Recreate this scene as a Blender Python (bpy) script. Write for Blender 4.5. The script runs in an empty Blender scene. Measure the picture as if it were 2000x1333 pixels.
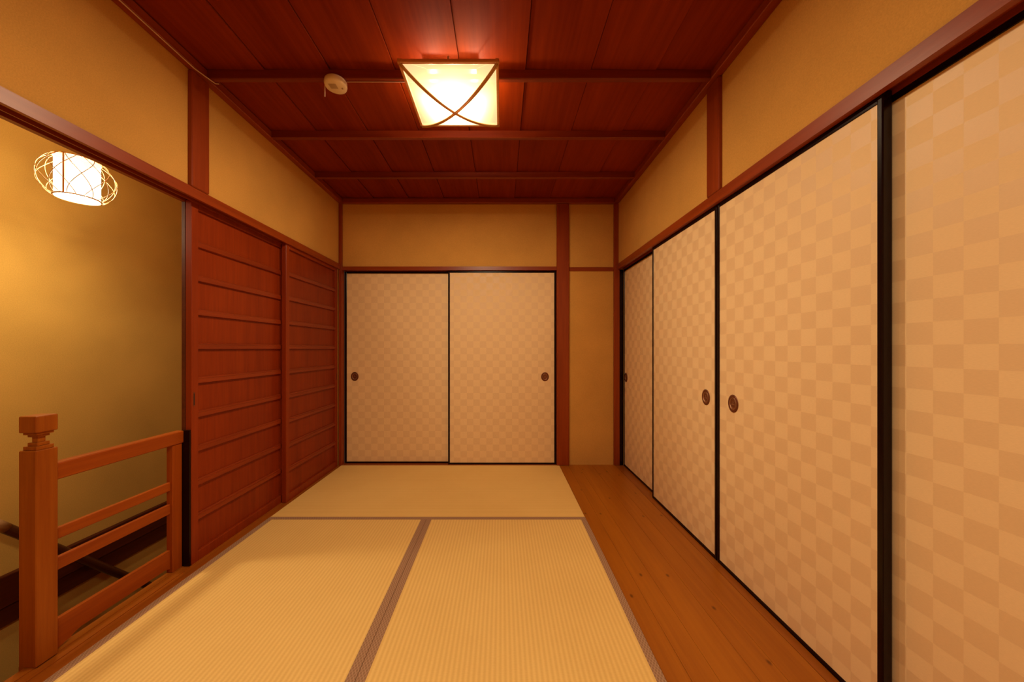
import bpy, bmesh, math
from mathutils import Vector, Matrix
S = bpy.context.scene
COL = S.collection
PI = math.pi

# ------------------------------------------------------------------ camera
CAM_Z = 1.03
cd = bpy.data.cameras.new('camera'); cam = bpy.data.objects.new('camera', cd); COL.objects.link(cam)
cd.sensor_width = 36.0; cd.sensor_fit = 'HORIZONTAL'
cd.lens = 36.0 * 679 / 2000
cd.shift_x = (1000 - 979.5) / 2000; cd.shift_y = (682 - 666.5) / 2000
cd.clip_start = 0.02
cam.location = (0, 0, CAM_Z); cam.rotation_euler = (PI / 2, 0, 0)
S.camera = cam
# ------------------------------------------------------------------ world, view
w = bpy.data.worlds.new('world'); S.world = w; w.use_nodes = True
w.node_tree.nodes['Background'].inputs[0].default_value = (1, .62, .36, 1)
w.node_tree.nodes['Background'].inputs[1].default_value = 0.02
vs = S.view_settings
vs.view_transform = 'Standard'; vs.look = 'None'; vs.gamma = 1.0; vs.use_curve_mapping = False
vs.exposure = 0.0
S.cycles.max_bounces = 8; S.cycles.diffuse_bounces = 5; S.cycles.transparent_max_bounces = 16
S.cycles.caustics_reflective = False; S.cycles.caustics_refractive = False
S.cycles.sample_clamp_indirect = 4.0
# ------------------------------------------------------------------ lamps' bulbs, added rear fill
WARM = (1.0, 0.765, 0.48)
P_CEIL, P_FILL, P_STAIR = 56.0, 28.0, 16.0
def bulb(name, loc, power, size, color=WARM, kind='POINT'):
    l = bpy.data.lights.new(name, kind); l.energy = power; l.color = color
    if kind == 'AREA': l.shape = 'DISK'; l.size = size            # faces straight down
    else: l.shadow_soft_size = size
    o = bpy.data.objects.new(name, l); COL.objects.link(o); o.location = loc
    return o
LAMP_C = Vector((-.232, 1.728, 2.28))
LANT_C = Vector((-1.94, 1.592, 1.805))
bulb('ceiling_bulb', (LAMP_C.x, LAMP_C.y, 2.284), P_CEIL, .07, WARM, 'AREA')
for sx in (-1, 1): bulb('ceiling_side_bulb', (LAMP_C.x + sx * .10, LAMP_C.y - .03, 2.276), 2.9, .008)
for v in ((.028, 0, -.05), (-.014, .024, -.015), (-.014, -.024, .02), (0, 0, .055)): bulb('stair_bulb', tuple(LANT_C + Vector(v)), P_STAIR / 4, .012, (1, .78, .48))
bulb('stair_bulb_low', (LANT_C.x, LANT_C.y, LANT_C.z - .08), 12.0, .12, (1, .78, .48), 'AREA')
bulb('rear_fill_light', (-.232, -.15, 2.27), P_FILL, .36, WARM, 'AREA')  # fill light added overhead behind the camera, without any lamp fixture

# ------------------------------------------------------------------ room numbers
XL, XR, YB = -1.438, 1.035, 3.09
Y0 = -1.5                      # rear wall
ZC = 2.356                     # ceiling boards
ZM = 2.314                     # underside of moulding and beams
XS = -2.45                     # far wall of the stairwell
STAIR_Y1 = 3.25

# ------------------------------------------------------------------ materials
def mat(name):
    m = bpy.data.materials.new(name); m.use_nodes = True
    nt = m.node_tree; b = nt.nodes['Principled BSDF']
    return m, nt, b
def N(nt, t, **k):
    n = nt.nodes.new(t)
    for a, v in k.items(): setattr(n, a, v)
    return n
def pos(nt, scale=(1, 1, 1), loc=(0, 0, 0)):
    g = N(nt, 'ShaderNodeNewGeometry'); m = N(nt, 'ShaderNodeMapping')
    m.inputs['Scale'].default_value = scale; m.inputs['Location'].default_value = loc
    nt.links.new(g.outputs['Position'], m.inputs['Vector'])
    return m.outputs[0]
def ramp(nt, fac, stops):
    r = N(nt, 'ShaderNodeValToRGB'); e = r.color_ramp.elements
    while len(e) < len(stops): e.new(.5)
    for i, (p, c) in enumerate(stops): e[i].position = p; e[i].color = (*c, 1)
    nt.links.new(fac, r.inputs[0]); return r.outputs[0]
def bump(nt, b, h, s, d=.002):
    n = N(nt, 'ShaderNodeBump'); n.inputs['Strength'].default_value = s; n.inputs['Distance'].default_value = d
    nt.links.new(h, n.inputs['Height']); nt.links.new(n.outputs[0], b.inputs['Normal'])
def noise(nt, vec, scale, detail=4, rough=.6):
    n = N(nt, 'ShaderNodeTexNoise'); n.inputs['Scale'].default_value = scale
    n.inputs['Detail'].default_value = detail; n.inputs['Roughness'].default_value = rough
    nt.links.new(vec, n.inputs['Vector']); return n.outputs['Fac']
def wood(name, dark, light, axis, rough=.45, spec=.5, grain=55, plank=None, knots=False):
    m, nt, b = mat(name)
    sc = [1, 1, 1]; sc['XYZ'.index(axis)] = .045
    v = pos(nt, tuple(sc))
    n1 = noise(nt, v, grain, 5, .65)
    sc2 = [1, 1, 1]; sc2['XYZ'.index(axis)] = .12
    n2 = noise(nt, pos(nt, tuple(sc2), (3, 1, 7)), 9, 2, .5)
    mx = N(nt, 'ShaderNodeMath', operation='MULTIPLY_ADD'); mx.inputs[1].default_value = .6
    m2 = N(nt, 'ShaderNodeMath', operation='MULTIPLY'); m2.inputs[1].default_value = .42
    nt.links.new(n2, m2.inputs[0]); nt.links.new(n1, mx.inputs[0]); nt.links.new(m2.outputs[0], mx.inputs[2])
    fac = mx.outputs[0]
    if plank:                                    # (axis letter, board edges): each board its own tone
        g = N(nt, 'ShaderNodeNewGeometry'); sp = N(nt, 'ShaderNodeSeparateXYZ')
        nt.links.new(g.outputs['Position'], sp.inputs[0])
        d = N(nt, 'ShaderNodeMath', operation='MULTIPLY_ADD'); d.inputs[1].default_value = 1 / plank[1]; d.inputs[2].default_value = plank[2]
        nt.links.new(sp.outputs['XYZ'.index(plank[0])], d.inputs[0])
        f = N(nt, 'ShaderNodeMath', operation='FLOOR'); nt.links.new(d.outputs[0], f.inputs[0])
        wn = N(nt, 'ShaderNodeTexWhiteNoise', noise_dimensions='1D'); nt.links.new(f.outputs[0], wn.inputs['W'])
        a = N(nt, 'ShaderNodeMath', operation='MULTIPLY_ADD'); a.inputs[1].default_value = .16; 
        nt.links.new(wn.outputs['Value'], a.inputs[0]); nt.links.new(fac, a.inputs[2]); fac = a.outputs[0]
    mid = tuple((p + q) / 2 for p, q in zip(dark, light))
    c = ramp(nt, fac, [(.3, dark), (.52, mid), (.75, light)])
    if knots:
        vo = N(nt, 'ShaderNodeTexVoronoi', voronoi_dimensions='2D'); vo.inputs['Scale'].default_value = 3.0
        ks = [1.8, 1.8, 1.8]; ks['XYZ'.index(axis)] = 1.0
        nt.links.new(pos(nt, tuple(ks), (.37, .1, 0)), vo.inputs['Vector'])
        kr = ramp(nt, vo.outputs['Distance'], [(.0, (0, 0, 0)), (.016, (.1, .1, .1)), (.045, (1, 1, 1))])
        mk = N(nt, 'ShaderNodeMix', data_type='RGBA')
        nt.links.new(kr, mk.inputs[0]); mk.inputs[6].default_value = (*[x * .5 for x in dark], 1); nt.links.new(c, mk.inputs[7])
        c = mk.outputs[2]
    nt.links.new(c, b.inputs['Base Color'])
    b.inputs['Roughness'].default_value = rough; b.inputs['Specular IOR Level'].default_value = spec
    bump(nt, b, n1, .12)
    return m
WD, WL = (.18, .021, .002), (.32, .052, .005)           # reddish interior timber
W = {a: wood('timber_' + a, WD, WL, a, .36, .4) for a in 'XYZ'}
M_CEIL = wood('ceiling_board', (.145, .012, .001), (.255, .031, .0022), 'Y', .55, .08, 45, ('X', .31, .635))
M_BEAM = wood('beam_timber', (.14, .013, .002), (.24, .031, .004), 'X', .4, .4)
M_DOORW = wood('door_board', (.16, .014, .001), (.27, .034, .003), 'Z', .42, .22, 75)
M_DOORF = wood('door_frame_timber', (.17, .017, .0015), (.28, .036, .004), 'Z', .38, .25)
M_FLOORW = wood('floor_board', (.25, .062, .003), (.40, .125, .007), 'Y', .33, .4, 50, ('X', .113, .4), True)
M_SILL = wood('threshold_timber', (.22, .048, .003), (.37, .108, .008), 'Y', .33, .4)
M_SILLX = wood('threshold_timber_x', (.22, .04, .006), (.34, .08, .012), 'X', .4, .4)
RD, RL = (.20, .028, .0015), (.36, .078, .005)
M_RAILZ = wood('railing_timber_z', RD, RL, 'Z', .38, .25)
M_NEWEL = wood('newel_timber', (.20, .037, .002), (.36, .10, .007), 'Z', .38, .25)
M_RAILY = wood('railing_timber_y', RD, RL, 'Y', .38, .3, knots=False)
M_STAIRW = wood('stair_timber', (.16, .035, .008), (.26, .065, .014), 'Y', .5, .3)

def plaster(name, c, bs=.35):
    m, nt, b = mat(name)
    v = pos(nt)
    n1 = noise(nt, v, 240, 3, .7); n2 = noise(nt, v, 2.2, 3, .5)
    a = N(nt, 'ShaderNodeMath', operation='MULTIPLY_ADD'); a.inputs[1].default_value = .5
    h = N(nt, 'ShaderNodeMath', operation='MULTIPLY'); h.inputs[1].default_value = .5
    nt.links.new(n2, h.inputs[0]); nt.links.new(n1, a.inputs[0]); nt.links.new(h.outputs[0], a.inputs[2])
    col = ramp(nt, a.outputs[0], [(.3, tuple(x * .80 for x in c)), (.7, tuple(min(1, x * 1.15) for x in c))])
    nt.links.new(col, b.inputs['Base Color']); b.inputs['Roughness'].default_value = .95; b.inputs['Specular IOR Level'].default_value = .1
    bump(nt, b, n1, bs, .0015)
    return m
M_PLAST = plaster('sand_plaster', (.60, .315, .075))
M_STAIRP = plaster('stairwell_plaster', (.68, .42, .10), .1)

def simple(name, c, rough=.5, spec=.5, metal=0):
    m, nt, b = mat(name)
    n1 = noise(nt, pos(nt), 60, 3)
    nt.links.new(ramp(nt, n1, [(.3, tuple(x * .92 for x in c)), (.7, c)]), b.inputs['Base Color'])
    b.inputs['Roughness'].default_value = rough; b.inputs['Specular IOR Level'].default_value = spec; b.inputs['Metallic'].default_value = metal
    return m
M_LACQ = simple('black_lacquer', (.008, .0012, .001), .22, .22)
M_BRONZE = simple('dark_bronze', (.16, .045, .018), .38, .6, .5)
M_BRONZE2 = simple('worn_bronze', (.42, .22, .12), .35, .6, .7)
M_WHITEP = simple('white_plastic', (.86, .76, .66), .45)
M_GREYP = simple('grey_plastic', (.42, .30, .20), .6)
M_CABLE = simple('pale_cable', (.62, .42, .34), .5)
M_DARK = simple('dark_recess', (.03, .008, .003), .8)
M_HANDR = simple('dark_handrail_varnish', (.085, .022, .007), .3, .6)
M_HCAP = simple('pale_wood_cap', (.55, .33, .15), .4)
M_DBEAM = wood('dark_stair_beam', (.06, .009, .002), (.12, .022, .005), 'Y', .5, .3)
M_BAMBOO = simple('bamboo_strip', (.62, .33, .13), .35, .5)
M_RIM = simple('lamp_rim_wood', (.62, .27, .12), .4, .5)

CH = .0577
def fusuma_paper(name, axis, u0, v0=.637):
    """pale paper printed with a faint checkerboard of 58 mm squares"""
    m, nt, b = mat(name)
    g = N(nt, 'ShaderNodeNewGeometry'); sp = N(nt, 'ShaderNodeSeparateXYZ'); nt.links.new(g.outputs['Position'], sp.inputs[0])
    def cell(o, c0):
        a = N(nt, 'ShaderNodeMath', operation='SUBTRACT'); a.inputs[1].default_value = c0; nt.links.new(o, a.inputs[0])
        d = N(nt, 'ShaderNodeMath', operation='DIVIDE'); d.inputs[1].default_value = CH; nt.links.new(a.outputs[0], d.inputs[0])
        f = N(nt, 'ShaderNodeMath', operation='FLOOR'); nt.links.new(d.outputs[0], f.inputs[0]); return f.outputs[0]
    s = N(nt, 'ShaderNodeMath', operation='ADD')
    nt.links.new(cell(sp.outputs['XYZ'.index(axis)], u0), s.inputs[0]); nt.links.new(cell(sp.outputs[2], v0), s.inputs[1])
    md = N(nt, 'ShaderNodeMath', operation='FLOORED_MODULO'); md.inputs[1].default_value = 2; nt.links.new(s.outputs[0], md.inputs[0])
    sc = [120, 120, 900]
    n1 = noise(nt, pos(nt, tuple(sc)), 1, 2)
    mx = N(nt, 'ShaderNodeMix', data_type='RGBA'); nt.links.new(md.outputs[0], mx.inputs[0])
    mx.inputs[6].default_value = (.85, .62, .35, 1); mx.inputs[7].default_value = (.785, .55, .305, 1)
    mu = N(nt, 'ShaderNodeMix', data_type='RGBA', blend_type='MULTIPLY'); mu.inputs[0].default_value = .5
    nt.links.new(mx.outputs[2], mu.inputs[6]); nt.links.new(ramp(nt, n1, [(.35, (.9, .9, .9)), (.65, (1, 1, 1))]), mu.inputs[7])
    nt.links.new(mu.outputs[2], b.inputs['Base Color'])
    r = N(nt, 'ShaderNodeMath', operation='MULTIPLY_ADD'); r.inputs[1].default_value = -.36; r.inputs[2].default_value = .85
    nt.links.new(md.outputs[0], r.inputs[0]); nt.links.new(r.outputs[0], b.inputs['Roughness'])   # the printed squares are shiny mica
    q = N(nt, 'ShaderNodeMath', operation='MULTIPLY_ADD'); q.inputs[1].default_value = .38; q.inputs[2].default_value = .2
    nt.links.new(md.outputs[0], q.inputs[0]); nt.links.new(q.outputs[0], b.inputs['Specular IOR Level'])
    return m
M_FUS_B = fusuma_paper('checked_paper_back', 'X', -1.3476)
M_FUS_R = fusuma_paper('checked_paper_right', 'Y', .8724)

def tatami_mat(name, axis):
    m, nt, b = mat(name)
    g = N(nt, 'ShaderNodeNewGeometry'); sp = N(nt, 'ShaderNodeSeparateXYZ'); nt.links.new(g.outputs['Position'], sp.inputs[0])
    k = N(nt, 'ShaderNodeMath', operation='MULTIPLY'); k.inputs[1].default_value = 2 * PI / .0166
    nt.links.new(sp.outputs[axis], k.inputs[0])
    sn = N(nt, 'ShaderNodeMath', operation='SINE'); nt.links.new(k.outputs[0], sn.inputs[0])
    ab = N(nt, 'ShaderNodeMath', operation='MULTIPLY_ADD'); ab.inputs[1].default_value = .5; ab.inputs[2].default_value = .5
    nt.links.new(sn.outputs[0], ab.inputs[0])
    sc = [1, 1, 1]; sc[axis] = .14                      # rushes run across the ribs
    n1 = noise(nt, pos(nt, tuple(sc)), 420, 3)
    n2 = noise(nt, pos(nt), 2.6, 3)
    f = N(nt, 'ShaderNodeMath', operation='MULTIPLY_ADD'); f.inputs[1].default_value = .30; nt.links.new(ab.outputs[0], f.inputs[0])
    a = N(nt, 'ShaderNodeMath', operation='MULTIPLY_ADD'); a.inputs[1].default_value = .40; nt.links.new(n1, a.inputs[0])
    c = N(nt, 'ShaderNodeMath', operation='MULTIPLY'); c.inputs[1].default_value = .35; nt.links.new(n2, c.inputs[0])
    nt.links.new(c.outputs[0], a.inputs[2]); nt.links.new(a.outputs[0], f.inputs[2])
    col = ramp(nt, f.outputs[0], [(.28, (.74, .475, .15)), (.72, (.86, .60, .215))])
    nt.links.new(col, b.inputs['Base Color']); b.inputs['Roughness'].default_value = .62; b.inputs['Specular IOR Level'].default_value = .25
    bump(nt, b, f.outputs[0], .35, .002)
    return m
M_TAT_Y = tatami_mat('rush_weave_ribs_along_y', 0)
M_TAT_X = tatami_mat('rush_weave_ribs_along_x', 1)
def heri_mat():
    m, nt, b = mat('woven_border_cloth')
    def diag(sgn):
        g = N(nt, 'ShaderNodeNewGeometry'); sp = N(nt, 'ShaderNodeSeparateXYZ'); nt.links.new(g.outputs['Position'], sp.inputs[0])
        y = N(nt, 'ShaderNodeMath', operation='MULTIPLY'); y.inputs[1].default_value = sgn; nt.links.new(sp.outputs[1], y.inputs[0])
        s = N(nt, 'ShaderNodeMath', operation='ADD'); nt.links.new(sp.outputs[0], s.inputs[0]); nt.links.new(y.outputs[0], s.inputs[1])
        k = N(nt, 'ShaderNodeMath', operation='MULTIPLY'); k.inputs[1].default_value = 2 * PI / .0105; nt.links.new(s.outputs[0], k.inputs[0])
        c = N(nt, 'ShaderNodeMath', operation='COSINE'); nt.links.new(k.outputs[0], c.inputs[0]); return c.outputs[0]
    mx = N(nt, 'ShaderNodeMath', operation='MAXIMUM'); nt.links.new(diag(.6), mx.inputs[0]); nt.links.new(diag(-.6), mx.inputs[1])
    col = ramp(nt, mx.outputs[0], [(.0, (.30, .17, .10)), (.86, (.33, .19, .115)), (.99, (.50, .31, .20))])
    nt.links.new(col, b.inputs['Base Color']); b.inputs['Roughness'].default_value = .85; b.inputs['Specular IOR Level'].default_value = .15
    return m
M_HERI = heri_mat()

def shade_mat(name, col, through, glow, strength):
    """thin paper / cloth: part of the light passes straight through, the rest is scattered"""
    m = bpy.data.materials.new(name); m.use_nodes = True; nt = m.node_tree; nt.nodes.clear()
    out = N(nt, 'ShaderNodeOutputMaterial'); tl = N(nt, 'ShaderNodeBsdfTranslucent'); df = N(nt, 'ShaderNodeBsdfDiffuse'); tr = N(nt, 'ShaderNodeBsdfTransparent')
    n1 = noise(nt, pos(nt, (1, 1, 6)), 40, 3)
    c = ramp(nt, n1, [(.3, tuple(x * .93 for x in col)), (.7, col)])
    nt.links.new(c, tl.inputs[0]); nt.links.new(c, df.inputs[0]); tr.inputs[0].default_value = (1, 1, 1, 1)
    m1 = N(nt, 'ShaderNodeMixShader'); m1.inputs[0].default_value = .2; nt.links.new(tl.outputs[0], m1.inputs[1]); nt.links.new(df.outputs[0], m1.inputs[2])
    m2 = N(nt, 'ShaderNodeMixShader'); m2.inputs[0].default_value = through; nt.links.new(m1.outputs[0], m2.inputs[1]); nt.links.new(tr.outputs[0], m2.inputs[2])
    em = N(nt, 'ShaderNodeEmission'); em.inputs[0].default_value = (*glow, 1); em.inputs[1].default_value = strength
    ad = N(nt, 'ShaderNodeAddShader'); nt.links.new(m2.outputs[0], ad.inputs[0]); nt.links.new(em.outputs[0], ad.inputs[1])
    nt.links.new(ad.outputs[0], out.inputs['Surface'])
    return m
M_DIFF = shade_mat('ceiling_lamp_cloth', (.14, .115, .07), .4, (1, .72, .33), .8)
M_LSHADE = shade_mat('lantern_paper', (.06, .055, .045), .55, (1, .88, .62), 1.0)

# ------------------------------------------------------------------ mesh helpers
def box(bm, x0, x1, y0, y1, z0, z1, bev=0.0, seg=1):
    ps = [(x, y, z) for x in sorted((x0, x1)) for y in sorted((y0, y1)) for z in sorted((z0, z1))]
    v = [bm.verts.new(p) for p in ps]
    F = [bm.faces.new([v[i] for i in q]) for q in ((0, 1, 3, 2), (4, 6, 7, 5), (0, 4, 5, 1), (2, 3, 7, 6), (0, 2, 6, 4), (1, 5, 7, 3))]
    if bev:
        es = list({e for f in F for e in f.edges})
        bmesh.ops.bevel(bm, geom=es, offset=bev, segments=seg, affect='EDGES', profile=.5)
def BX(*a, bev=0.0, seg=1):
    bm = bmesh.new(); box(bm, *a, bev=bev, seg=seg); return bm
def tube(bm, pts, r, n=8, cap=True):
    pts = [Vector(p) for p in pts]; rings = []; up = None
    for i, p in enumerate(pts):
        t = (pts[min(i + 1, len(pts) - 1)] - pts[max(i - 1, 0)]).normalized()
        if up is None: up = Vector((0, 0, 1)) if abs(t.z) < .9 else Vector((1, 0, 0))
        s = t.cross(up).normalized(); up = s.cross(t).normalized()
        rr = r[i] if isinstance(r, (list, tuple)) else r
        rings.append([bm.verts.new(p + rr * (math.cos(2 * PI * k / n) * s + math.sin(2 * PI * k / n) * up)) for k in range(n)])
    for a, b in zip(rings, rings[1:]):
        for k in range(n): bm.faces.new((a[k], a[(k + 1) % n], b[(k + 1) % n], b[k]))
    if cap: bm.faces.new(rings[0][::-1]); bm.faces.new(rings[-1])
def ring(bm, c, R, r, n=40, m=6):
    c = Vector(c); V = [[bm.verts.new(c + Vector(((R + r * math.cos(2 * PI * j / m)) * math.cos(2 * PI * i / n), (R + r * math.cos(2 * PI * j / m)) * math.sin(2 * PI * i / n), r * math.sin(2 * PI * j / m)))) for j in range(m)] for i in range(n)]
    for i in range(n):
        for j in range(m): bm.faces.new((V[i][j], V[(i + 1) % n][j], V[(i + 1) % n][(j + 1) % m], V[i][(j + 1) % m]))
def lathe(bm, prof, n=40, M=Matrix.Identity(4), sx=1, sy=1):
    """profile of (r, h) about local z"""
    rings = []
    for r, h in prof:
        if r < 1e-6: rings.append([bm.verts.new(M @ Vector((0, 0, h)))])
        else: rings.append([bm.verts.new(M @ Vector((sx * r * math.cos(2 * PI * k / n), sy * r * math.sin(2 * PI * k / n), h))) for k in range(n)])
    for a, b in zip(rings, rings[1:]):
        for k in range(n):
            if len(a) == 1: bm.faces.new((a[0], b[k], b[(k + 1) % n]))
            elif len(b) == 1: bm.faces.new((a[k], b[0], a[(k + 1) % n]))
            else: bm.faces.new((a[k], b[k], b[(k + 1) % n], a[(k + 1) % n]))
def prism(bm, prof, plane, a, b, bev=0):
    """2-D profile [(p,q)] in plane 'XZ' (extruded along Y from a to b) or 'YZ' (extruded along X)"""
    f = (lambda p, q, t: (p, t, q)) if plane == 'XZ' else (lambda p, q, t: (t, p, q))
    A = [bm.verts.new(f(p, q, a)) for p, q in prof]; B = [bm.verts.new(f(p, q, b)) for p, q in prof]
    n = len(prof)
    bm.faces.new(A); bm.faces.new(B[::-1])
    for i in range(n): bm.faces.new((A[i], B[i], B[(i + 1) % n], A[(i + 1) % n]))
def obj(name, bm, m, parent=None, smooth=False):
    bmesh.ops.recalc_face_normals(bm, faces=bm.faces)
    me = bpy.data.meshes.new(name)
    lo = Vector([min(v.co[i] for v in bm.verts) for i in range(3)]); hi = Vector([max(v.co[i] for v in bm.verts) for i in range(3)])
    c = (lo + hi) / 2; c.z = lo.z
    bmesh.ops.translate(bm, verts=bm.verts, vec=-c)
    if smooth:
        for f in bm.faces: f.smooth = True
    bm.to_mesh(me); bm.free(); me.materials.append(m)
    o = bpy.data.objects.new(name, me); COL.objects.link(o)
    if parent is not None:
        o.parent = parent; p = Vector((0, 0, 0)); q = parent
        while q is not None: p += q.location; q = q.parent
        o.location = c - p
    else: o.location = c
    return o
def tag(o, label, cat, group=None, kind=None):
    o['label'] = label; o['category'] = cat
    if group: o['group'] = group
    if kind: o['kind'] = kind
    return o
def thing(name, loc, label, cat, group=None, kind=None):
    o = bpy.data.objects.new(name, None); o.empty_display_size = .1; COL.objects.link(o); o.location = loc
    return tag(o, label, cat, group, kind)
def struct(name, bm, m, label, cat, group=None):
    return tag(obj(name, bm, m), label, cat, group, 'structure')

# ================================================================== SHELL
# upper and lower plaster
bm = BX(XL - .09, XL, Y0, YB + .12, 1.779, ZC)
struct('wall_left', bm, M_PLAST, 'ochre sand plaster wall above the lintel over the stair opening', 'wall')
bm = BX(XR, XR + .1, Y0, YB + .12, 1.779, ZC); box(bm, XR, XR + .1, Y0, .2, 0, 1.779)
struct('wall_right', bm, M_PLAST, 'ochre plaster wall above the long row of four checked panels', 'wall')
bm = BX(XL, XR + .1, YB, YB + .1, 1.76, ZC); box(bm, .59, XR + .1, YB, YB + .1, 0, 1.76)
struct('wall_back', bm, M_PLAST, 'ochre plaster end wall over the pair of checked panels', 'wall')
bm = BX(XS, XR + .1, Y0 - .1, Y0, 0, ZC)
struct('wall_rear', bm, M_PLAST, 'ochre plaster wall closing the room opposite the end wall', 'wall')
bm = BX(XS - .1, XS, Y0, STAIR_Y1, -2.2, ZC)
struct('wall_stairwell', bm, M_STAIRP, 'golden plaster wall of the stairwell behind the railing and lantern', 'wall')
bm = BX(XS, XL - .09, STAIR_Y1, STAIR_Y1 + .1, -2.2, ZC)
struct('wall_stairwell_end', bm, M_STAIRP, 'golden plaster wall at the far end of the stairwell', 'wall')
bm = BX(XL - .12, XL - .104, .98, STAIR_Y1, -2.2, -.05)
struct('wall_stairwell_inner', bm, M_STAIRP, 'plaster wall of the stairwell below the railing', 'wall')
# back of the openings (closets behind the panels)
bm = BX(XR + .1, XR + .12, .2, YB + .1, -.05, 1.8)
struct('wall_right_recess', bm, M_DARK, 'dark recess behind the four checked panels', 'wall')
bm = BX(XL, .59, YB + .1, YB + .12, -.05, 1.8)
struct('wall_back_recess', bm, M_DARK, 'dark recess behind the pair of checked panels', 'wall')

# ceiling: lapped boards running away from the camera
bm = bmesh.new()
x = -1.127 - .31 * 2
while x < XR + .05:
    a, b = max(x, XL - .02), min(x + .31, XR + .02)
    if b > a:
        v = [bm.verts.new(p) for p in ((a + .004, Y0, ZC + .006), (b, Y0, ZC), (b, YB + .02, ZC), (a + .004, YB + .02, ZC + .006))]
        u = [bm.verts.new((q.co.x, q.co.y, q.co.z + .008)) for q in v]
        bm.faces.new(v); bm.faces.new(u[::-1])
        for i in range(4): bm.faces.new((v[i], u[i], u[(i + 1) % 4], v[(i + 1) % 4]))
    x += .31
box(bm, XL - .02, XR + .02, Y0, YB + .02, ZC + .013, ZC + .02)
struct('ceiling', bm, M_CEIL, 'dark red cedar board ceiling with lengthwise joints', 'ceiling')
bm = BX(XS, XL - .09, Y0, STAIR_Y1, ZC, ZC + .02)
struct('ceiling_stairwell', bm, M_STAIRP, 'plaster ceiling over the stairwell', 'ceiling')

# floors
bm = BX(XL - .1, XR + .1, Y0, YB + .12, -.12, -.055)
box(bm, XS, XL - .1, Y0, .98, -.12, 0)
struct('floor', bm, M_FLOORW, 'wooden subfloor and landing under the mats', 'floor')
bm = bmesh.new()
ed = [.512, .59, .677, .801, .89, 1.006]
for a, b in zip(ed, ed[1:]): box(bm, a + .0004, b - .0004, Y0, YB, -.05, 0, bev=.0008)
struct('floor_boards', bm, M_FLOORW, 'strip of narrow brown floorboards between the mats and the right panels', 'floor')

# thresholds (trim)
bm = bmesh.new()
prism(bm, [(-1.418, 0), (-1.418, -.05), (-1.54, -.10), (-1.54, 0), (-1.508, 0), (-1.508, -.003), (-1.475, -.003), (-1.475, 0), (-1.47, 0), (-1.47, -.003), (-1.44, -.003), (-1.44, 0)], 'XZ', Y0, YB)
struct('trim_1', bm, M_SILL, 'brown wooden threshold under the slatted doors and railing', 'threshold')
bm = bmesh.new()
prism(bm, [(1.007, 0), (1.007, -.05), (1.13, -.05), (1.13, 0), (1.109, 0), (1.109, -.003), (1.079, -.003), (1.079, 0), (1.075, 0), (1.075, -.003), (1.045, -.003), (1.045, 0)], 'XZ', .2, YB)
struct('trim_2', bm, M_SILL, 'reddish wooden threshold under the four checked panels on the right', 'threshold')
bm = BX(-1.418, .488, 3.076, 3.19, -.05, 0)
struct('trim_3', bm, M_SILLX, 'reddish wooden threshold under the pair of checked panels on the end wall', 'threshold')
# lintels with grooves
bm = bmesh.new()
prism(bm, [(-1.425, 1.779), (-1.425, 1.733), (-1.44, 1.733), (-1.44, 1.748), (-1.47, 1.748), (-1.47, 1.733), (-1.475, 1.733), (-1.475, 1.748), (-1.505, 1.748), (-1.505, 1.733), (-1.525, 1.733), (-1.525, 1.779)], 'XZ', Y0, YB - .014)
struct('trim_4', bm, W['Y'], 'long reddish lintel beam over the slatted doors and stair opening', 'lintel')
bm = bmesh.new()
prism(bm, [(1.024, 1.779), (1.024, 1.731), (1.045, 1.731), (1.045, 1.746), (1.075, 1.746), (1.075, 1.731), (1.079, 1.731), (1.079, 1.746), (1.109, 1.746), (1.109, 1.731), (1.13, 1.731), (1.13, 1.779)], 'XZ', Y0, YB - .014)
struct('trim_5', bm, W['Y'], 'long reddish lintel beam over the four checked panels on the right', 'lintel')
bm = bmesh.new()
prism(bm, [(3.077, 1.760), (3.077, 1.728), (3.098, 1.728), (3.098, 1.743), (3.126, 1.743), (3.126, 1.728), (3.129, 1.728), (3.129, 1.743), (3.157, 1.743), (3.157, 1.728), (3.19, 1.728), (3.19, 1.760)], 'YZ', -1.411, .488)
struct('trim_6', bm, W['X'], 'short reddish lintel beam over the pair of checked panels on the end wall', 'lintel')
bm = BX(.597, .995, 3.08, YB, 1.722, 1.756, bev=.002)
struct('trim_11', BX(1.0455, 1.078, 3.080, 3.089, 0, 1.731), M_LACQ, 'thin black strip between corner post and the farthest checked panel', 'trim')
struct('trim_7', bm, W['X'], 'thin reddish rail crossing the narrow plaster panel beside the pillar', 'rail')
# ceiling mouldings
struct('trim_8', BX(XL, -1.398, Y0, YB, ZM, ZC, bev=.003), W['Y'], 'ceiling moulding along the wall above the stair opening', 'moulding')
struct('trim_9', BX(.995, XR, Y0, YB, ZM, ZC, bev=.003), W['Y'], 'ceiling moulding along the wall above the four checked panels', 'moulding')
struct('trim_10', BX(-1.398, .995, 3.052, YB, ZM, ZC, bev=.003), W['X'], 'ceiling moulding along the end wall', 'moulding')

# pillars
def pillar(a, label, bev=.004):
    return struct('pillar', BX(*a, bev=bev), W['Z'], label, 'pillar')
pillar((-1.52, -1.418, 1.594, 1.690, 1.779, ZM), 'reddish square pillar above the lintel where stair opening meets slatted doors')
pillar((1.018, 1.10, 1.630, 1.728, 1.779, ZM), 'reddish square pillar above the lintel over the middle of four panels')
pillar((.488, .596, 3.064, 3.20, 0, ZM), 'tall reddish pillar on the end wall beside the pair of checked panels')
pillar((XL, -1.411, 3.066, 3.12, 0, ZM), 'slim corner post between slatted doors and the end wall panels', .002)
pillar((.994, 1.045, 3.072, 3.12, 0, ZM), 'slim corner post between the four checked panels and the end wall', .002)
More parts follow.
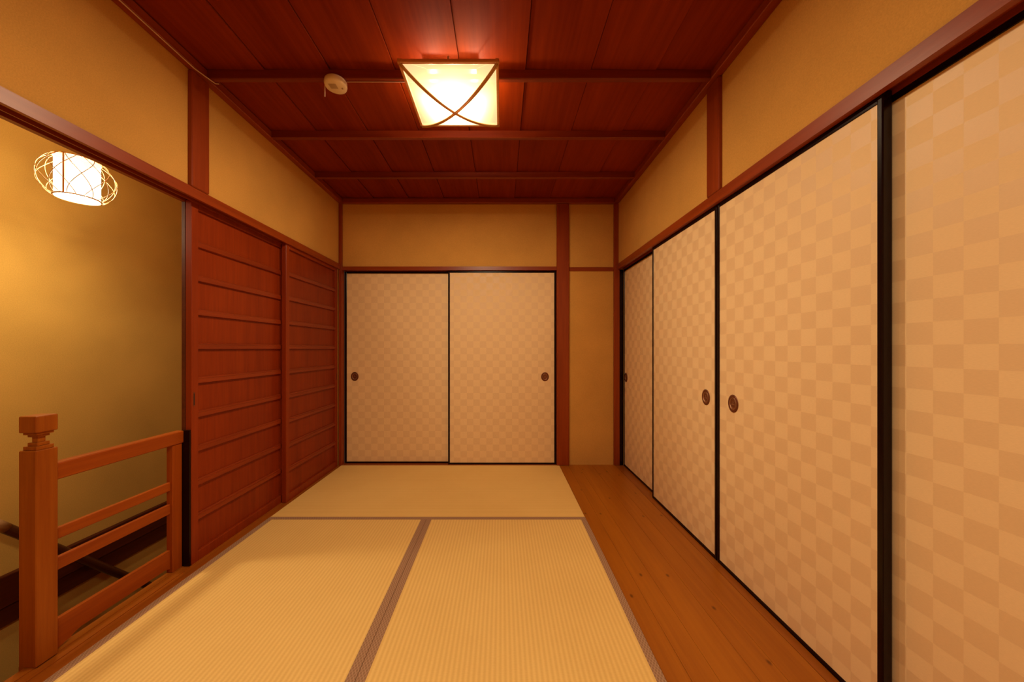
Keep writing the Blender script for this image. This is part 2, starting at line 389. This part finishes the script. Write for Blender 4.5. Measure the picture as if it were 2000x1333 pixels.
# ceiling beams
for yc, lab in ((.30, 'slim dark beam crossing the ceiling nearest the rear wall'), (.757, 'slim dark beam crossing the ceiling in front of the lamp'), (1.212, 'slim dark beam crossing the ceiling just before the lamp'),
                (1.664, 'slim dark beam crossing the ceiling above the lamp, holding the smoke detector'), (2.126, 'slim dark beam crossing the ceiling, first one beyond the lamp'), (2.618, 'slim dark beam crossing the ceiling, nearest the end wall')):
    bm = bmesh.new(); h = .0135
    prism(bm, [(yc - h, ZC + .002), (yc - h, ZM + .004), (yc - h + .004, ZM), (yc + h - .004, ZM), (yc + h, ZM + .004), (yc + h, ZC + .002)], 'YZ', -1.398, .995)
    struct('ceiling_beam', bm, M_BEAM, lab, 'beam', 'slim beams crossing the ceiling')

# ================================================================== TATAMI
def mat_piece(label, x0, x1, y0, y1, m, heris):
    t = thing('tatami_mat', ((x0 + x1) / 2, (y0 + y1) / 2, -.055), label, 'tatami mat', 'tatami mats on the floor')
    g = .0005
    obj('rush_surface', BX(x0 + g, x1 - g, y0 + g, y1 - g, -.055, 0, bev=.002), m, t)
    for (a, b, c, d) in heris:
        obj('cloth_border', BX(a + g, b - g, c + g, d - g, -.02, .0012, bev=.0008), M_HERI, t)
    return t
HW = .032
mat_piece('tatami mat lying across the room before the end wall panels', -1.418, .512, 2.13, 3.076, M_TAT_X,
          [(-1.418, .512, 2.10, 2.13)])
mat_piece('tatami mat beside the railing and slatted doors', -1.418, -.454, .19, 2.10, M_TAT_Y,
          [(-1.418, -1.418 + HW, .19, 2.10), (-.454 - HW, -.454, .19, 2.10)])
mat_piece('tatami mat beside the brown floorboards', -.454, .512, .19, 2.10, M_TAT_Y,
          [(-.454, -.454 + HW, .19, 2.10), (.512 - HW, .512, .19, 2.10)])
mat_piece('tatami mat behind the viewer in front of the rear wall', -1.418, .512, Y0, .19, M_TAT_X, [(-1.418, .512, .158, .19)])

# ================================================================== FUSUMA (checked sliding panels)
def fusuma(n, label, wall, u0, u1, face, z1, paper, hu, group):
    """wall 'R': plane x=face, u runs along y; wall 'B': plane y=face, u runs along x. Thickness goes away from the room."""
    T, st, rl, tl = .0275, .0155, .017, .029
    def B(bm, ua, ub, da, db, za, zb, bev=0, seg=1):
        if wall == 'R': box(bm, face + da, face + db, ua, ub, za, zb, bev=bev, seg=seg)
        else: box(bm, ua, ub, face + da, face + db, za, zb, bev=bev, seg=seg)
    um = (u0 + u1) / 2
    t = thing('door_%d' % n, (face + T / 2, um, 0) if wall == 'R' else (um, face + T / 2, 0), label, 'sliding panel', group, 'structure')
    z0 = -.002
    bm = bmesh.new(); B(bm, u0 + st - .002, u1 - st + .002, .004, T - .004, z0 + rl - .002, z1 - tl + .002)
    obj('paper_panel', bm, paper, t)
    bm = bmesh.new()
    B(bm, u0, u0 + st, 0, T, z0, z1, .003, 2); B(bm, u1 - st, u1, 0, T, z0, z1, .003, 2)
    B(bm, u0 + st, u1 - st, .001, T - .001, z0, z0 + rl, .0015); B(bm, u0 + st, u1 - st, .001, T - .001, z1 - tl, z1, .0015)
    obj('lacquer_frame', bm, M_LACQ, t)
    if hu is not None:
        hz = .782
        # local z points out of the panel towards the room, local y up
        if wall == 'R': M = Matrix(((0, 0, -1, face + .004), (1, 0, 0, hu), (0, 1, 0, hz), (0, 0, 0, 1)))
        else: M = Matrix(((1, 0, 0, hu), (0, 0, -1, face + .004), (0, 1, 0, hz), (0, 0, 0, 1)))
        bm = bmesh.new()
        lathe(bm, [(.0340, -.001), (.0345, .0015), (.031, .0030), (.0265, .0034), (.024, .0026), (.0232, .0012)], 48, M, 1, 1.17)
        h = obj('recessed_pull', bm, M_BRONZE, t, True)
        bm = bmesh.new()
        lathe(bm, [(.0236, .0014), (.0232, .0026), (.0218, .0030), (.0206, .0022), (.0200, .0006)], 48, M, 1, 1.17)
        obj('rim', bm, M_BRONZE2, h, True)
        bm = bmesh.new()
        lathe(bm, [(.0202, .0008), (.0196, .0002), (.015, .0003), (.0, .0004)], 48, M, 1, 1.17)
        obj('dish', bm, M_BRONZE, h, True)
        bm = bmesh.new()                                         # small leaf emblem in the dish
        for a in (0, 120, 240):
            a = math.radians(a + 90); d = Vector((math.cos(a), math.sin(a), 0)); s = Vector((-d.y, d.x, 0))
            q = [M @ (d * r + s * w_ + Vector((0, 0, .0012))) for r, w_ in ((.001, 0), (.006, -.0035), (.0125, 0), (.006, .0035))]
            bm.faces.new([bm.verts.new(p) for p in q])
        lathe(bm, [(.0175, .0006), (.0172, .0014), (.0162, .0014), (.0160, .0006)], 40, M, 1, 1.17)
        obj('leaf_emblem', bm, M_BRONZE2, h)
    return t
RG = 'checked panels along the right wall'
fusuma(1, 'checked paper sliding panel on the right wall, farthest, next to the corner post', 'R', 2.36, 3.072, 1.079, 1.742, M_FUS_R, 3.022, RG)
fusuma(2, 'checked paper sliding panel on the right wall, second from the corner post', 'R', 1.693, 2.415, 1.046, 1.742, M_FUS_R, 1.785, RG)
fusuma(3, 'checked paper sliding panel on the right wall with pull beside a neighbouring pull, nearer', 'R', .954, 1.688, 1.046, 1.742, M_FUS_R, 1.575, RG)
fusuma(4, 'checked paper sliding panel on the right wall, nearest, set back behind its neighbour', 'R', .215, 1.0, 1.079, 1.742, M_FUS_R, .29, RG)
BG = 'pair of checked panels on the end wall'
fusuma(5, 'checked paper sliding panel on the end wall beside the slatted doors', 'B', -1.409, -.452, 3.129, 1.739, M_FUS_B, -1.322, BG)
fusuma(6, 'checked paper sliding panel on the end wall beside the tall pillar', 'B', -.476, .486, 3.099, 1.739, M_FUS_B, .388, BG)

# ================================================================== SLATTED DOORS
def slat_door(n, label, y0, y1, face, pull_y, pull_end):
    T, st = .030, .038
    t = thing('door_%d' % n, (face - T / 2, (y0 + y1) / 2, 0), label, 'sliding door', 'slatted wooden sliding doors', 'structure')
    z0, z1 = -.002, 1.742
    bm = bmesh.new(); box(bm, face - T + .006, face - .016, y0 + st - .004, y1 - st + .004, z0 + .03, z1 - .02)
    pn = obj('board_panel', bm, M_DOORW, t)
    bm = bmesh.new()
    box(bm, face - T, face, y0, y0 + st, z0, z1, bev=.002); box(bm, face - T, face, y1 - st, y1, z0, z1, bev=.002)
    box(bm, face - T + .001, face - .001, y0 + st, y1 - st, z0, z0 + .048, bev=.0015); box(bm, face - T + .001, face - .001, y0 + st, y1 - st, z1 - .034, z1, bev=.0015)
    obj('frame', bm, M_DOORF, t)
    for k in range(9):
        zc = .212 + k * .1662; bm = bmesh.new()
        prism(bm, [(face - .017, zc - .0165), (face - .006, zc - .0150), (face - .003, zc - .0125), (face - .003, zc + .006), (face - .007, zc + .0075), (face - .007, zc + .0135), (face - .009, zc + .0155), (face - .017, zc + .0165)], 'XZ', y0 + st, y1 - st)
        obj('cross_slat', bm, M_BOARDY, t)
    bm = bmesh.new(); box(bm, face - .002, face + .0006, pull_y - .0045, pull_y + .0045, .755, .822, bev=.0005)
    h = obj('finger_pull', bm, M_BRONZE, t)
    bm = bmesh.new(); box(bm, face + .0002, face + .001, pull_y - .0028, pull_y + .0028, .761, .816)
    obj('slot', bm, M_DARK, h)
    return t
M_BOARDY = wood('door_slat_timber', (.16, .014, .001), (.27, .034, .003), 'Y', .38, .4)
slat_door(7, 'reddish slatted wooden sliding door beside the railing, with slot pull', 1.655, 2.375, -1.475, 1.668, 0)
slat_door(8, 'reddish slatted wooden sliding door beside the end wall corner post', 2.325, 3.055, -1.440, 3.03, 1)

# ================================================================== RAILING
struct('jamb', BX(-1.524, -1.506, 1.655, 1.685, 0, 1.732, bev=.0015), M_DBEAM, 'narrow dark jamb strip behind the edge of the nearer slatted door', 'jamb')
t = thing('stair_railing', (-1.525, 1.35, 0), 'low wooden railing with capped newel post at the top of the stairs', 'railing')
nx0, nx1, ny0, ny1 = -1.557, -1.500, 1.120, 1.177
bm = bmesh.new()
box(bm, nx0, nx1, ny0, ny1, 0, .700, bev=.0025)
box(bm, nx0 + .0005, -1.5405, ny0 + .0005, ny1 - .0005, -.06, .004)
def step(i, za, zb, b=.001): box(bm, nx0 + i, nx1 - i, ny0 + i, ny1 - i, za, zb, bev=b)
step(.0062, .700, .7125); step(.0124, .7125, .7235); step(.0185, .7235, .7415)
step(.0124, .7415, .7495); step(.0062, .7495, .757)
np_ = obj('newel_post', bm, M_NEWEL, t)
bm = bmesh.new(); box(bm, nx0 - .0005, nx1 + .0005, ny0 - .0005, ny1 + .0005, .757, .812, bev=.0045, seg=3)
obj('post_cap', bm, M_NEWEL, np_)
def rail(name, x0, x1, z0, z1, y1, b=.002):
    return obj(name, BX(x0, x1, 1.176, y1, z0, z1, bev=b), M_RAILY, t)
rail('top_rail', -1.543, -1.506, .586, .643, 1.652, .003)
rail('middle_rail', -1.536, -1.5215, .377, .416, 1.612)
rail('middle_rail', -1.536, -1.5215, .271, .3155, 1.612)
bm = bmesh.new()                                                 # bottom rail with a shaped foot by the newel
prism(bm, [(1.177, .104), (1.177, .003), (1.197, .003), (1.212, .010), (1.226, .012), (1.243, .022), (1.26, .026), (1.57, .026), (1.585, .023), (1.6, .016), (1.612, .016), (1.612, .104)], 'YZ', -1.536, -1.5215)
obj('bottom_rail', bm, M_RAILY, t)
obj('end_post', BX(-1.540, -1.511, 1.597, 1.645, 0, .586, bev=.002), M_RAILZ, t)

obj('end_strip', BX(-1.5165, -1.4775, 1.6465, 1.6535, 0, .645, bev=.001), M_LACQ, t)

# stairs going down beyond the landing, dark wall beam and handrail
for k in range(9):
    bm = BX(XS, XL - .122, .98 + k * .185, 1.02 + (k + 1) * .185, -.2 * (k + 1) - .03, -.2 * (k + 1), bev=.004)
    box(bm, XS, XL - .122, 1.0 + k * .185, 1.015 + k * .185, -.2 * (k + 1), -.2 * k - (.03 if k else .12), bev=.001)
    tag(obj('stair_step', bm, M_STAIRW), 'brown wooden step going down in the stairwell', 'step', 'steps of the staircase', 'structure')
bm = BX(XS, XS + .030, Y0, STAIR_Y1, -.232, -.081, bev=.003); box(bm, XS, XS + .018, Y0, STAIR_Y1, -.33, -.234, bev=.003)
struct('wall_beam', bm, M_DBEAM, 'dark horizontal timber beam on the stairwell wall at floor level', 'beam')
ha, hb = Vector((-2.35, 1.585, .248)), Vector((-2.35, 3.0, -1.293))
hd = (hb - ha).normalized()
t = thing('handrail', ha, 'round dark handrail sloping down the stairwell wall', 'handrail')
bm = bmesh.new(); tube(bm, [ha + hd * .094, hb], .0215, 20)
obj('pole', bm, M_HANDR, t, False)
bm = bmesh.new(); tube(bm, [ha, ha + hd * .006, ha + hd * .016, ha + hd * .093], [.008, .0165, .0215, .0218], 20)
obj('end_cap', bm, M_HCAP, t, True)
for s in (.35, 1.25):
    p = ha + hd * s; bm = bmesh.new()
    tube(bm, [p + Vector((0, 0, -.015)), p + Vector((-.02, 0, -.05)), p + Vector((-.085, 0, -.055))], .006, 10)
    lathe(bm, [(0, 0), (.022, 0), (.022, .006), (0, .007)], 20, Matrix.Translation(p + Vector((-.1, 0, -.055))) @ Matrix.Rotation(PI / 2, 4, 'Y'))
    obj('bracket', bm, M_BRONZE, t)

# ================================================================== CEILING LAMP
cx, cy, zt = LAMP_C; a = .213
t = thing('ceiling_light', (cx, cy, ZC), 'glowing square cloth ceiling lamp with two crossed curved ribs', 'ceiling light')
def drop(m): return .072 * (1 - abs(m) ** 2)
n = 32; bm = bmesh.new()
g = [[bm.verts.new((cx + a * (2 * i / n - 1), cy + a * (2 * j / n - 1), zt - drop(max(abs(2 * i / n - 1), abs(2 * j / n - 1))))) for j in range(n + 1)] for i in range(n + 1)]
for i in range(n):
    for j in range(n): bm.faces.new((g[i][j], g[i + 1][j], g[i + 1][j + 1], g[i][j + 1]))
obj('shade', bm, M_DIFF, t, True)
bm = bmesh.new(); r = .0075
for s in (-1, 1):
    box(bm, cx - a - r, cx + a + r, cy + s * a - r, cy + s * a + r, zt - .004, zt + .011, bev=.003, seg=2)
    box(bm, cx + s * a - r, cx + s * a + r, cy - a + r, cy + a - r, zt - .004, zt + .011, bev=.003, seg=2)
rim = obj('rim', bm, M_RIM, t)
for sx in (-1, 1):
    for sy in (-1, 1):
        obj('corner_joint', BX(cx + sx * a - .009, cx + sx * a + .009, cy + sy * a - .009, cy + sy * a + .009, zt - .006, zt + .013, bev=.004, seg=2), M_RIM, rim)
for s, lift in ((1, .0), (-1, .003)):
    bm = bmesh.new()
    for off in (-.0044, .0044):
        o2 = Vector((off * -s, off, 0)) * .7071 * 1.0
        tube(bm, [Vector((cx + q * a, cy + s * q * a, zt - drop(q) - .0045 - lift)) + o2 for q in [i / 24 * 2 - 1 for i in range(25)]], .0042, 8)
    obj('rib', bm, M_BAMBOO, t, True)
bm = BX(cx - .12, cx + .12, cy - .12, cy + .12, 2.328, ZC + .001, bev=.004)
mnt = obj('mount', bm, M_BEAM, t)
for sx in (-1, 1):
    for sy in (-1, 1):
        bm = bmesh.new(); tube(bm, [(cx + sx * .115, cy + sy * .115, 2.332), (cx + sx * (a - .004), cy + sy * (a - .004), zt + .008)], .0009, 8)
        obj('hanger_wire', bm, M_BRONZE2, mnt)
bm = bmesh.new(); lathe(bm, [(.004, zt + .008), (.0055, zt + .014), (.0055, zt + .022), (.003, zt + .026), (0, zt + .026)], 16, Matrix.Translation((cx, cy - a, 0)))
obj('knob', bm, M_CABLE, t, True)

# ================================================================== LANTERN (pendant over the stairs)
L = LANT_C; R = .070; H = .087
t = thing('pendant_lantern', (L.x, L.y, ZC), 'white cylindrical paper lantern in a bulging wire cage over the stairs', 'pendant lamp')
bm = bmesh.new(); nn = 48
lathe(bm, [(R, L.z - H), (R, L.z + H)], nn, Matrix.Translation((L.x, L.y, 0)))
obj('shade', bm, M_LSHADE, t, True)
bm = bmesh.new(); lathe(bm, [(R - .001, L.z - H + .003), (0, L.z - H + .0035)], nn, Matrix.Translation((L.x, L.y, 0)))
obj('bottom_diffuser', bm, M_LSHADE, t, True)
for zz in (L.z - H, L.z + H):
    bm = bmesh.new(); ring(bm, (L.x, L.y, zz), R + .002, .0028, 48, 8); obj('hoop', bm, M_BAMBOO, t, True)
bm = bmesh.new()
aa = math.atan2(-L.y, -L.x) - .60                               # seam strip facing the room
for da in (-.055, .055):
    pass
q = []
for z_ in (L.z - H, L.z + H):
    for d_ in (-.045, .045):
        for rr in (R + .0005, R + .002): q.append(bm.verts.new((L.x + rr * math.cos(aa + d_), L.y + rr * math.sin(aa + d_), z_)))
for f in ((0, 2, 3, 1), (4, 5, 7, 6), (0, 1, 5, 4), (2, 6, 7, 3), (1, 3, 7, 5), (0, 4, 6, 2)): bm.faces.new([q[i] for i in f])
obj('seam_strip', bm, M_BAMBOO, t)
K = 10
for k in range(K):
    for s in (-1, 1):
        th = 2 * PI * k / K + (.05 if s > 0 else 0); pts = []
        for i in range(21):
            f = i / 20; an = th + s * (f - .5) * 1.05
            rr = R + .003 + .050 * (math.sin(PI * f) ** .7)
            pts.append((L.x + rr * math.cos(an), L.y + rr * math.sin(an), L.z + (f - .5) * 2 * H * 1.03))
        bm = bmesh.new(); tube(bm, pts, .0013, 6); obj('cage_wire', bm, M_BAMBOO, t, True)
bm = bmesh.new(); tube(bm, [(L.x, L.y, L.z + H - .004), (L.x, L.y, ZC - .02)], .0035, 10)
obj('cord', bm, M_GREYP, t)
bm = bmesh.new(); lathe(bm, [(0, L.z + H - .012), (.018, L.z + H - .012), (.018, L.z + H + .012), (.008, L.z + H + .024), (0, L.z + H + .024)], 20, Matrix.Translation((L.x, L.y, 0)))
obj('socket_cap', bm, M_GREYP, t)
bm = bmesh.new()
for k in range(3):
    an = 2 * PI * k / 3; tube(bm, [(L.x, L.y, L.z + H), (L.x + R * math.cos(an), L.y + R * math.sin(an), L.z + H)], .0014, 6)
obj('spider', bm, M_BAMBOO, t)
bm = bmesh.new(); lathe(bm, [(0, ZC - .022), (.035, ZC - .022), (.045, ZC - .012), (.045, ZC), (0, ZC)], 32, Matrix.Translation((L.x, L.y, 0)))
obj('ceiling_rose', bm, M_WHITEP, t)

# ================================================================== SMOKE DETECTOR + CABLES
dx, dy = -.793, 1.664
t = thing('smoke_detector', (dx, dy, ZM), 'round white smoke detector hanging under the ceiling beam beside the lamp', 'smoke detector')
bm = bmesh.new()
lathe(bm, [(0, ZM), (.046, ZM), (.050, ZM - .006), (.0515, ZM - .020), (.049, ZM - .029), (.042, ZM - .033), (0, ZM - .034)], 48, Matrix.Translation((dx, dy, 0)))
obj('housing', bm, M_WHITEP, t, True)
bm = bmesh.new()
for k in range(-3, 4):
    box(bm, dx - .008 + k * .005, dx - .0055 + k * .005, dy - .026, dy + .004, ZM - .0352, ZM - .0335)
obj('sounder_grille', bm, M_GREYP, t)
bm = bmesh.new(); lathe(bm, [(0, ZM - .036), (.004, ZM - .036), (.004, ZM - .033)], 16, Matrix.Translation((dx + .03, dy + .004, 0)))
obj('test_light', bm, M_GREYP, t)
bm = bmesh.new(); tube(bm, [(dx - .050, dy, ZM - .016), (dx - .053, dy, ZM - .024), (dx - .053, dy, ZM - .040), (dx - .053, dy, ZM - .075)], [.0018, .0018, .0028, .0028], 10)
obj('pull_tab', bm, M_CABLE, t, True)
bm = bmesh.new(); tube(bm, [(dx + .049, dy + .004, ZM - .0022), (cx - a + .03, dy + .004, ZM - .0022)], .0018, 8)
tag(obj('lamp_cable', bm, M_CABLE), 'thin pale cable along the beam between smoke detector and ceiling lamp', 'cable')
bm = bmesh.new()
pts = [(-1.4015, y, 2.3105) for y in (Y0 + .01, 0, 1.0, 1.585)] + [(-1.3985, 1.600, 2.3105), (-1.388, 1.63, 2.3085), (-1.383, 1.655, 2.3085), (-1.378, 1.676, 2.3095), (-1.368, 1.683, 2.314)]
tube(bm, pts, .0026, 8)
tag(obj('wall_cable', bm, M_CABLE, None, True), 'pale electrical cable clipped along the ceiling moulding over the stair opening', 'cable')
